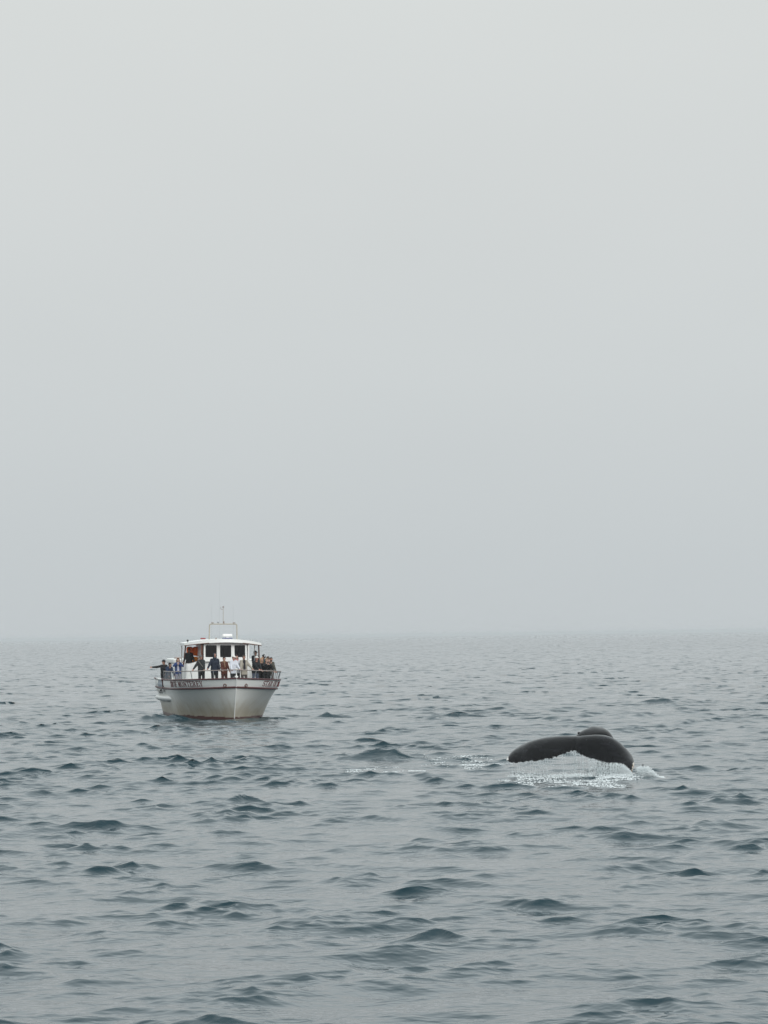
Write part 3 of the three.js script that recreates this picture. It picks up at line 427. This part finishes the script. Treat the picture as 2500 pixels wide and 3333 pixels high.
// a relaxed, half closed right hand: wrist at the origin, fingers along -y, palm towards +z
const handGeo = (() => {
  const c = [cap(V(0, 0.01, 0), V(0, -0.02, 0), 0.026, 0.028)];
  for (let i = 0; i < 4; i++) { const x = -0.03 + i * 0.0205, L = [0.85, 1, 0.95, 0.76][3 - i] * 0.034; c.push(cap(V(x * 0.5, -0.02, 0), V(x, -0.082, 0), 0.016, 0.0125)); let p = V(x, -0.084, 0), a = 0.35; for (const k of [1, 0.75, 0.6]) { const q = p.clone().add(V(0, -Math.cos(a) * L * k, Math.sin(a) * L * k)); c.push(cap(p, q, 0.0095, 0.0082)); p = q; a += 0.55; } }
  c.push(cap(V(0.022, -0.03, 0.006), V(0.047, -0.062, 0.022), 0.014, 0.011), cap(V(0.047, -0.062, 0.022), V(0.05, -0.092, 0.034), 0.0105, 0.009));
  return nets(fieldOf(c, 0.007), boundsOf(c, 0.006), 0.006);
})();
const skinMat = new THREE.MeshStandardMaterial({ vertexColors: true, roughness: 0.6 }), cloth = new Map();
const clothMat = (c) => { const k = c.join(); if (!cloth.has(k)) cloth.set(k, std(c[0], c[1], c[2], 0.88)); return cloth.get(k); };
function bend(sh, target, a, b, pole) {                                     // two-bone reach: elbow and wrist
  const d = target.clone().sub(sh), L = Math.min(d.length(), (a + b) * 0.995); d.normalize(); const w = sh.clone().addScaledVector(d, L), x = (a * a - b * b + L * L) / (2 * L), h = Math.sqrt(Math.max(0, a * a - x * x)), p = pole.clone().addScaledVector(d, -pole.dot(d)).normalize();
  return [sh.clone().addScaledVector(d, x).addScaledVector(p, h), w];
}
function person(o) {
  const t = thing('person', o.label, 'person'), S = (o.h ?? 1.74) / 1.74, lean = o.lean ?? 0, side = o.side ?? 0, hip = V(0, 0.94, -Math.sin(lean) * 0.18), W = o.w ?? 1;
  const Q = new THREE.Quaternion().setFromEuler(new THREE.Euler(lean, o.twist ?? 0, side, 'YXZ')), up = (x, y, z) => V(x, y - 0.94, z).applyQuaternion(Q).add(hip);
  const feet = [-1, 1].map((s) => ({ hip: V(s * 0.09, 0.9, hip.z), knee: V(s * 0.105, 0.49, 0.025 + hip.z * 0.5), ank: V(s * (0.11 + (o.stance ?? 0.02)), 0.09, -0.02), toe: V(s * (0.13 + (o.stance ?? 0.02)), 0.045, 0.15) }));
  const pel = [V(-0.06, 0.95, hip.z), V(0.06, 0.95, hip.z)], waist = [up(-0.055, 1.10, 0.0), up(0.055, 1.10, 0.0)], chest = [up(-0.075, 1.28, 0.005), up(0.075, 1.28, 0.005)], sh = [up(-0.145 * W, 1.42, -0.005), up(0.145 * W, 1.42, -0.005)], neck = up(0, 1.48, -0.005), nape = up(0, 1.54, 0.015);
  const targets = [o.R ?? [-0.24, 0.82, 0.08], o.L ?? [0.24, 0.82, 0.08]].map((p) => V(...p)), arms = targets.map((p, i) => { const s = i ? 1 : -1; return bend(sh[i], p, 0.285, 0.25, o.pole ? V(s * o.pole[0], o.pole[1], o.pole[2]) : V(s * 0.25, -0.8, -0.8)); });
  const torso = (e) => [cap(pel[0], pel[1], 0.112 * W + e, 0.112 * W + e), cap(pel[0], waist[0], 0.105 * W + e, 0.10 * W + e), cap(pel[1], waist[1], 0.105 * W + e, 0.10 * W + e), cap(waist[0], chest[0], 0.10 * W + e, 0.108 * W + e), cap(waist[1], chest[1], 0.10 * W + e, 0.108 * W + e), cap(sh[0], sh[1], 0.058 + e, 0.058 + e), cap(chest[0], sh[0], 0.09 + e, 0.05 + e), cap(chest[1], sh[1], 0.09 + e, 0.05 + e)];
  const legs = (e, foot) => feet.flatMap((f) => [cap(f.hip, f.knee, 0.088 * W + e, 0.06 + e), cap(f.knee, f.ank, 0.058 + e, 0.042 + e), ...(foot ? [cap(f.ank, f.toe, 0.044 + e, 0.034 + e)] : [])]);
  const armCaps = (e, full) => arms.flatMap(([el, wr], i) => [cap(sh[i], el, 0.052 + e, 0.043 + e), cap(el, full ? wr : el.clone().lerp(wr, 0.93), 0.042 + e, (full ? 0.028 : 0.033) + e)]);
  const skin = o.skin ?? [0.45, 0.26, 0.19];
  // the body, with head and hands, is one surface
  const bodyCaps = [...torso(0), ...legs(0, true), ...armCaps(0, true), cap(neck, nape, 0.058, 0.054)], pieces = [tintGeo(nets(fieldOf(bodyCaps, 0.035), boundsOf(bodyCaps, 0.03), 0.028), () => skin)];
  const headAt = up(0, 1.655, 0.035), hq = Q.clone().multiply(new THREE.Quaternion().setFromEuler(new THREE.Euler((o.nod ?? 0) - lean * 0.7, o.look ?? 0, o.tilt ?? -side * 0.5, 'YXZ'))), HM = new THREE.Matrix4().compose(headAt, hq, V(1, 1, 1));
  pieces.push(tintGeo(headGeo.clone(), headTint(skin)).applyMatrix4(HM));
  arms.forEach(([el, wr], i) => { const g = handGeo.clone(); if (!i) g.scale(1, 1, 1); else { g.scale(-1, 1, 1); const ix = g.index.array; for (let k = 0; k < ix.length; k += 3) { const q = ix[k]; ix[k] = ix[k + 1]; ix[k + 1] = q; } g.computeVertexNormals(); } const d = wr.clone().sub(el).normalize(); g.applyQuaternion(new THREE.Quaternion().setFromUnitVectors(V(0, -1, 0), d)); g.translate(wr.x, wr.y, wr.z); pieces.push(tintGeo(g, () => skin)); });
  part('body', merge(pieces).scale(S, S, S), skinMat, t);
  const wear = (name, caps, k, cell, col, cut) => part(name, nets(((f) => name === 'jacket' || name === 'trousers' ? (x, y, z) => f(x, y, z) + 0.011 * (fbm(x * 7 + y * 3 + 31, y * 11 + z * 8 + 5, 2) - 0.5) : f)(fieldOf(caps, k, cut)), boundsOf(caps, 0.03), cell).scale(S, S, S), clothMat(col), t);
  const hem = o.hem ?? 0.80;
  const jc = [...torso(0.026), ...armCaps(0.02, false), cap(up(0, 1.46, -0.01), up(0, 1.50, -0.005), 0.085, 0.076), ...[-1, 1].map((s) => cap(V(s * 0.06, 0.95, hip.z), V(s * 0.075, hem - 0.04, hip.z * 0.8), 0.125 * W, 0.118 * W))];
  wear(o.top ?? 'jacket', jc, 0.035, 0.024, o.jacket, (x, y) => hem - 0.03 - y);
  wear('trousers', [cap(pel[0], pel[1], 0.12 * W, 0.12 * W), ...legs(0.016, false)], 0.03, 0.026, o.trousers ?? [0.02, 0.02, 0.025]);
  feet.forEach((f) => part('shoe', nets(fieldOf([cap(f.ank.clone().add(V(0, -0.02, 0)), f.toe, 0.055, 0.045), cap(f.ank.clone().add(V(0, -0.045, -0.03)), f.toe, 0.045, 0.045)], 0.02, (x, y) => -y + 0.004), new THREE.Box3(V(f.ank.x - 0.09, -0.02, -0.12), V(f.toe.x + 0.09, 0.16, 0.22)), 0.018).scale(S, S, S), clothMat(o.shoes ?? [0.025, 0.022, 0.02]), t));
  if (o.shirt) { const sc = [cap(up(0, 1.45, 0.075), up(0, 1.0, 0.085), 0.075, 0.085)]; wear('shirt_front', sc, 0.02, 0.018, o.shirt); }
  if (o.scarf) { const sc = [cap(up(-0.06, 1.49, 0.02), up(0.06, 1.49, 0.02), 0.062, 0.062), cap(up(0.0, 1.47, 0.085), up(0.03, 1.18, 0.14), 0.042, 0.03)]; wear('scarf', sc, 0.03, 0.016, o.scarf); }
  const onHead = (name, f, box, col, label) => { const g = nets(f, box, 0.010); g.applyMatrix4(HM).scale(S, S, S); part(name, g, clothMat(col), t, label); };
  const HB = new THREE.Box3(V(-0.15, -0.42, -0.17), V(0.15, 0.17, 0.24)), shell = (r, x, y, z) => (Math.hypot(x / (0.076 + r), (y - 0.025) / (0.098 + r), (z + 0.012) / (0.095 + r)) - 1) * 0.08;
  if (o.hair) {
    const long = o.long ? [cap(V(-0.07, 0.02, -0.03), V(-0.085, -o.long, -0.01), 0.04, 0.032), cap(V(0.07, 0.02, -0.03), V(0.085, -o.long, -0.01), 0.04, 0.032), cap(V(0, 0.0, -0.07), V(0, -o.long, -0.06), 0.06, 0.05)] : [cap(V(0, 0.0, -0.06), V(0, -0.07, -0.06), 0.06, 0.045)];
    const lf = fieldOf(long, 0.02);
    onHead('hair', (x, y, z) => Math.max(Math.min(shell(0.014, x, y, z), lf(x, y, z)), Math.min(z - 0.035 + 0.02 * Math.abs(x) / 0.07, y < 0.055 ? 1 : -(y - 0.055) * 0.6 + (z - 0.085) * 0.3, 9) > 0 && y < 0.06 ? 0.01 : -1), HB, o.hair);
  }
  if (o.hat === 'cap') onHead('cap', (x, y, z) => Math.min(Math.max(shell(0.018, x, y, z), 0.045 - y), Math.max(Math.hypot(x / 0.078, (z - 0.075) / 0.105) - 1, Math.abs(y - 0.052 + (z - 0.08) * 0.22) - 0.009) * 0.5), HB, o.hatColor);
  if (o.hat === 'brim') onHead('brimmed_hat', (x, y, z) => Math.min(Math.max(shell(0.022, x, y, z), 0.04 - y), Math.max((Math.hypot(x, z + 0.01) - 0.145) * 0.6, Math.abs(y - 0.05) - 0.010)), HB, o.hatColor);
  if (o.hat === 'beanie') onHead('beanie', (x, y, z) => Math.min(Math.max(shell(0.022, x, y, z), 0.032 - y + 0.25 * (z < 0 ? z : 0)), Math.max(shell(0.032, x, y, z), Math.abs(y - 0.052) - 0.022)), HB, o.hatColor);
  if (o.hat === 'hood') onHead('hood', (x, y, z) => Math.max(Math.min(shell(0.03, x, y, z), capD(cap(V(0, -0.02, -0.03), V(0, -0.15, -0.03), 0.095, 0.11), x, y, z)), -Math.max(shell(0.004, x, y * 0.9, z - 0.03), 0.02 - z)), HB, o.hatColor);
  if (o.badge) onHead('hat_badge', (x, y, z) => Math.max(shell(0.026, x, y, z), Math.abs(x) - 0.035, Math.abs(y - 0.085) - 0.025, 0.02 - z), HB, o.badge);
  if (o.beard) onHead('beard', (x, y, z) => Math.max((Math.hypot(x / 0.064, (y + 0.07) / 0.062, (z - 0.028) / 0.068) - 1) * 0.06, y + 0.045 - 0.4 * Math.max(0, 0.06 - z), 0.02 - z), HB, o.beard);
  if (o.glasses) onHead('sunglasses', (x, y, z) => Math.max(Math.abs(y + 0.002) - 0.018, Math.abs(x) - 0.066, shell(0.012, x, y, z), 0.055 - z), HB, o.glasses);
  if (o.strap) wear('bag_strap', [cap(up(-0.13, 1.45, 0.10), up(0.14, 1.05, 0.15), 0.02, 0.02), cap(up(-0.13, 1.45, 0.10), up(-0.12, 1.46, -0.08), 0.02, 0.02)], 0.01, 0.014, o.strap);
  const p = boat.localToWorld(V(o.at[0], o.at[1] ?? 1.79, o.at[2])); t.position.copy(p); t.rotation.y = boat.rotation.y + (o.turn ?? 0);
  return t;
}
const D = 1.795, NAVY = [0.012, 0.018, 0.035], BLACK = [0.013, 0.014, 0.016], SK = [0.42, 0.24, 0.18], PALE = [0.52, 0.33, 0.26];
// starboard side, aft gate
person({ label: 'person in black with a wide dark hat pointing out to sea over the boat side', at: [-2.78, 1.44, -11.2], h: 1.78, turn: -0.5, jacket: BLACK, trousers: NAVY, hat: 'brim', hatColor: BLACK, hair: BLACK, R: [-0.72, 1.36, 0.12], L: [0.2, 0.95, 0.3], look: -0.5, skin: SK });
person({ label: 'person in a blue jacket leaning on the boat side in front of the pointing one', at: [-2.66, 1.44, -10.0], h: 1.70, turn: 0.35, lean: 0.42, jacket: [0.028, 0.048, 0.10], trousers: NAVY, hair: [0.02, 0.016, 0.014], R: [-0.2, 0.92, 0.42], L: [0.22, 0.92, 0.42], look: 0.5, skin: SK });
person({ label: 'woman with long brown hair in blue and grey jacket, hands raised to her mouth', at: [-2.55, D, -6.1], h: 1.58, turn: -0.1, jacket: [0.02, 0.045, 0.15], trousers: [0.22, 0.22, 0.26], shirt: [0.42, 0.42, 0.48], hair: [0.13, 0.05, 0.02], long: 0.22, R: [-0.05, 1.40, 0.24], L: [0.06, 1.38, 0.24], skin: PALE, pole: [0.9, -0.5, 0.1] });
person({ label: 'dark-haired person in a black jacket on the open bridge wing before the orange life jackets', at: [-1.86, 2.26, -6.55], h: 1.68, turn: -0.1, jacket: [0.018, 0.02, 0.022], trousers: BLACK, hair: BLACK, R: [-0.33, 0.98, 0.22], L: [0.3, 0.98, 0.22], skin: [0.22, 0.12, 0.09], lean: 0.12 });
// bow rail, starboard of the stem
person({ label: 'man in dark jacket and grey cap, one arm stretched out sideways to the rail', at: [-1.62, D, -2.75], h: 1.78, turn: -0.15, jacket: [0.022, 0.026, 0.028], trousers: BLACK, hat: 'cap', hatColor: [0.12, 0.12, 0.12], R: [-0.48, 0.93, 0.24], L: [0.17, 0.93, 0.32], side: 0.05, look: 0.1, strap: [0.18, 0.17, 0.15], skin: SK });
person({ label: 'man in a navy jacket with hood up, second of the row before the windows', at: [-0.92, D, -2.4], h: 1.87, w: 1.08, turn: 0.02, jacket: NAVY, trousers: BLACK, hat: 'hood', hatColor: [0.014, 0.03, 0.045], R: [-0.42, 0.95, 0.26], L: [0.24, 0.90, 0.22], side: -0.03, skin: [0.33, 0.18, 0.14] });
person({ label: 'person in a rust brown jacket with a pale scarf, beside the navy hooded man', at: [-0.40, D, -2.2], h: 1.68, turn: 0.05, jacket: [0.085, 0.026, 0.014], trousers: [0.05, 0.018, 0.013], hair: [0.025, 0.014, 0.010], scarf: [0.24, 0.15, 0.09], L: [0.27, 0.95, 0.26], R: [-0.14, 1.0, 0.26], skin: SK });
person({ label: 'man in a white jacket and white cap leaning over the rail at the bow', at: [0.10, D, -2.0], h: 1.76, turn: 0.15, lean: 0.1, jacket: [0.62, 0.64, 0.70], trousers: BLACK, hat: 'cap', hatColor: [0.72, 0.70, 0.66], hair: [0.03, 0.02, 0.015], R: [-0.2, 1.0, 0.34], L: [0.26, 1.02, 0.34], look: 0.3, skin: [0.46, 0.24, 0.18], top: 'jacket' });
person({ label: 'dark-haired woman in a white top standing just behind the white-capped man', at: [0.36, D, -2.65], h: 1.79, turn: 0.05, jacket: [0.60, 0.61, 0.66], trousers: [0.03, 0.03, 0.035], hair: [0.03, 0.016, 0.013], long: 0.16, R: [-0.16, 1.05, 0.28], L: [0.30, 1.02, 0.30], scarf: [0.45, 0.20, 0.19], skin: PALE });
person({ label: 'man in an open beige coat over black, one arm reaching along the bow rail', at: [0.74, D, -2.35], h: 1.77, turn: 0.1, jacket: [0.33, 0.30, 0.25], trousers: [0.06, 0.05, 0.045], shirt: [0.018, 0.016, 0.02], hair: [0.05, 0.035, 0.025], L: [0.50, 0.90, 0.34], R: [-0.26, 0.98, 0.34], skin: [0.36, 0.20, 0.15], hem: 0.72 });
// port bow, crowded at the rail
person({ label: 'person with a dark brimmed cap standing higher, against the side of the cabin', at: [1.96, 2.06, -6.6], h: 1.72, turn: 0.5, jacket: [0.014, 0.018, 0.026], trousers: [0.05, 0.016, 0.02], hat: 'cap', hatColor: BLACK, hair: BLACK, L: [0.36, 0.95, 0.26], skin: SK, look: 0.3 });
person({ label: 'person with a white knitted hat and red glasses hunched over clasped hands at the rail', at: [1.47, D, -2.9], h: 1.76, w: 1.06, turn: 0.25, lean: 0.34, jacket: [0.014, 0.017, 0.02], trousers: [0.06, 0.075, 0.11], hat: 'beanie', hatColor: [0.60, 0.59, 0.56], glasses: [0.16, 0.015, 0.02], R: [0.06, 0.94, 0.46], L: [0.18, 0.94, 0.46], skin: [0.46, 0.22, 0.17], badge: undefined });
person({ label: 'woman with loose blond hair leaning forward between the white and black hats', at: [1.86, D, -3.65], h: 1.66, turn: 0.3, lean: 0.30, jacket: [0.03, 0.026, 0.025], trousers: BLACK, hair: [0.40, 0.25, 0.13], long: 0.18, R: [-0.1, 0.98, 0.40], L: [0.2, 0.98, 0.40], skin: PALE });
person({ label: 'person in a black cap with white badge, bending forward behind the others at the rail', at: [2.05, D, -4.5], h: 1.84, turn: 0.4, lean: 0.36, jacket: [0.03, 0.07, 0.085], trousers: BLACK, hat: 'cap', hatColor: BLACK, badge: [0.7, 0.7, 0.7], R: [-0.1, 0.98, 0.4], L: [0.25, 0.98, 0.36], nod: 0.3, skin: SK });
person({ label: 'person in a teal rain jacket half hidden behind the crowd at the port rail', at: [2.4, D, -5.1], h: 1.70, turn: 0.6, lean: 0.25, jacket: [0.05, 0.15, 0.19], trousers: NAVY, hair: [0.04, 0.025, 0.02], R: [-0.1, 0.98, 0.38], L: [0.22, 0.98, 0.36], skin: SK });
person({ label: 'person in black holding both hands up to the face at the port rail', at: [2.12, D, -3.45], h: 1.62, turn: 0.25, lean: 0.28, jacket: BLACK, trousers: BLACK, hair: [0.22, 0.14, 0.08], R: [-0.06, 1.36, 0.44], L: [0.07, 1.36, 0.44], skin: PALE, pole: [0.8, -0.6, 0.2] });
person({ label: 'short dark-haired person in black raising one hand beside the camouflage jacket', at: [2.34, D, -4.1], h: 1.60, turn: 0.35, lean: 0.2, jacket: [0.016, 0.018, 0.018], trousers: BLACK, hair: [0.05, 0.03, 0.02], R: [0.02, 1.40, 0.34], L: [0.25, 0.95, 0.34], skin: PALE });
person({ label: 'bearded man in an olive grey jacket at the port end of the bow rail', at: [2.60, D, -4.75], h: 1.64, turn: 0.15, lean: 0.16, jacket: [0.075, 0.075, 0.06], trousers: [0.10, 0.085, 0.08], hair: [0.02, 0.015, 0.012], beard: [0.03, 0.018, 0.014], R: [-0.26, 0.93, 0.28], L: [0.24, 0.93, 0.26], skin: [0.40, 0.18, 0.12] });
buildSea();
renderer.render(scene, camera);
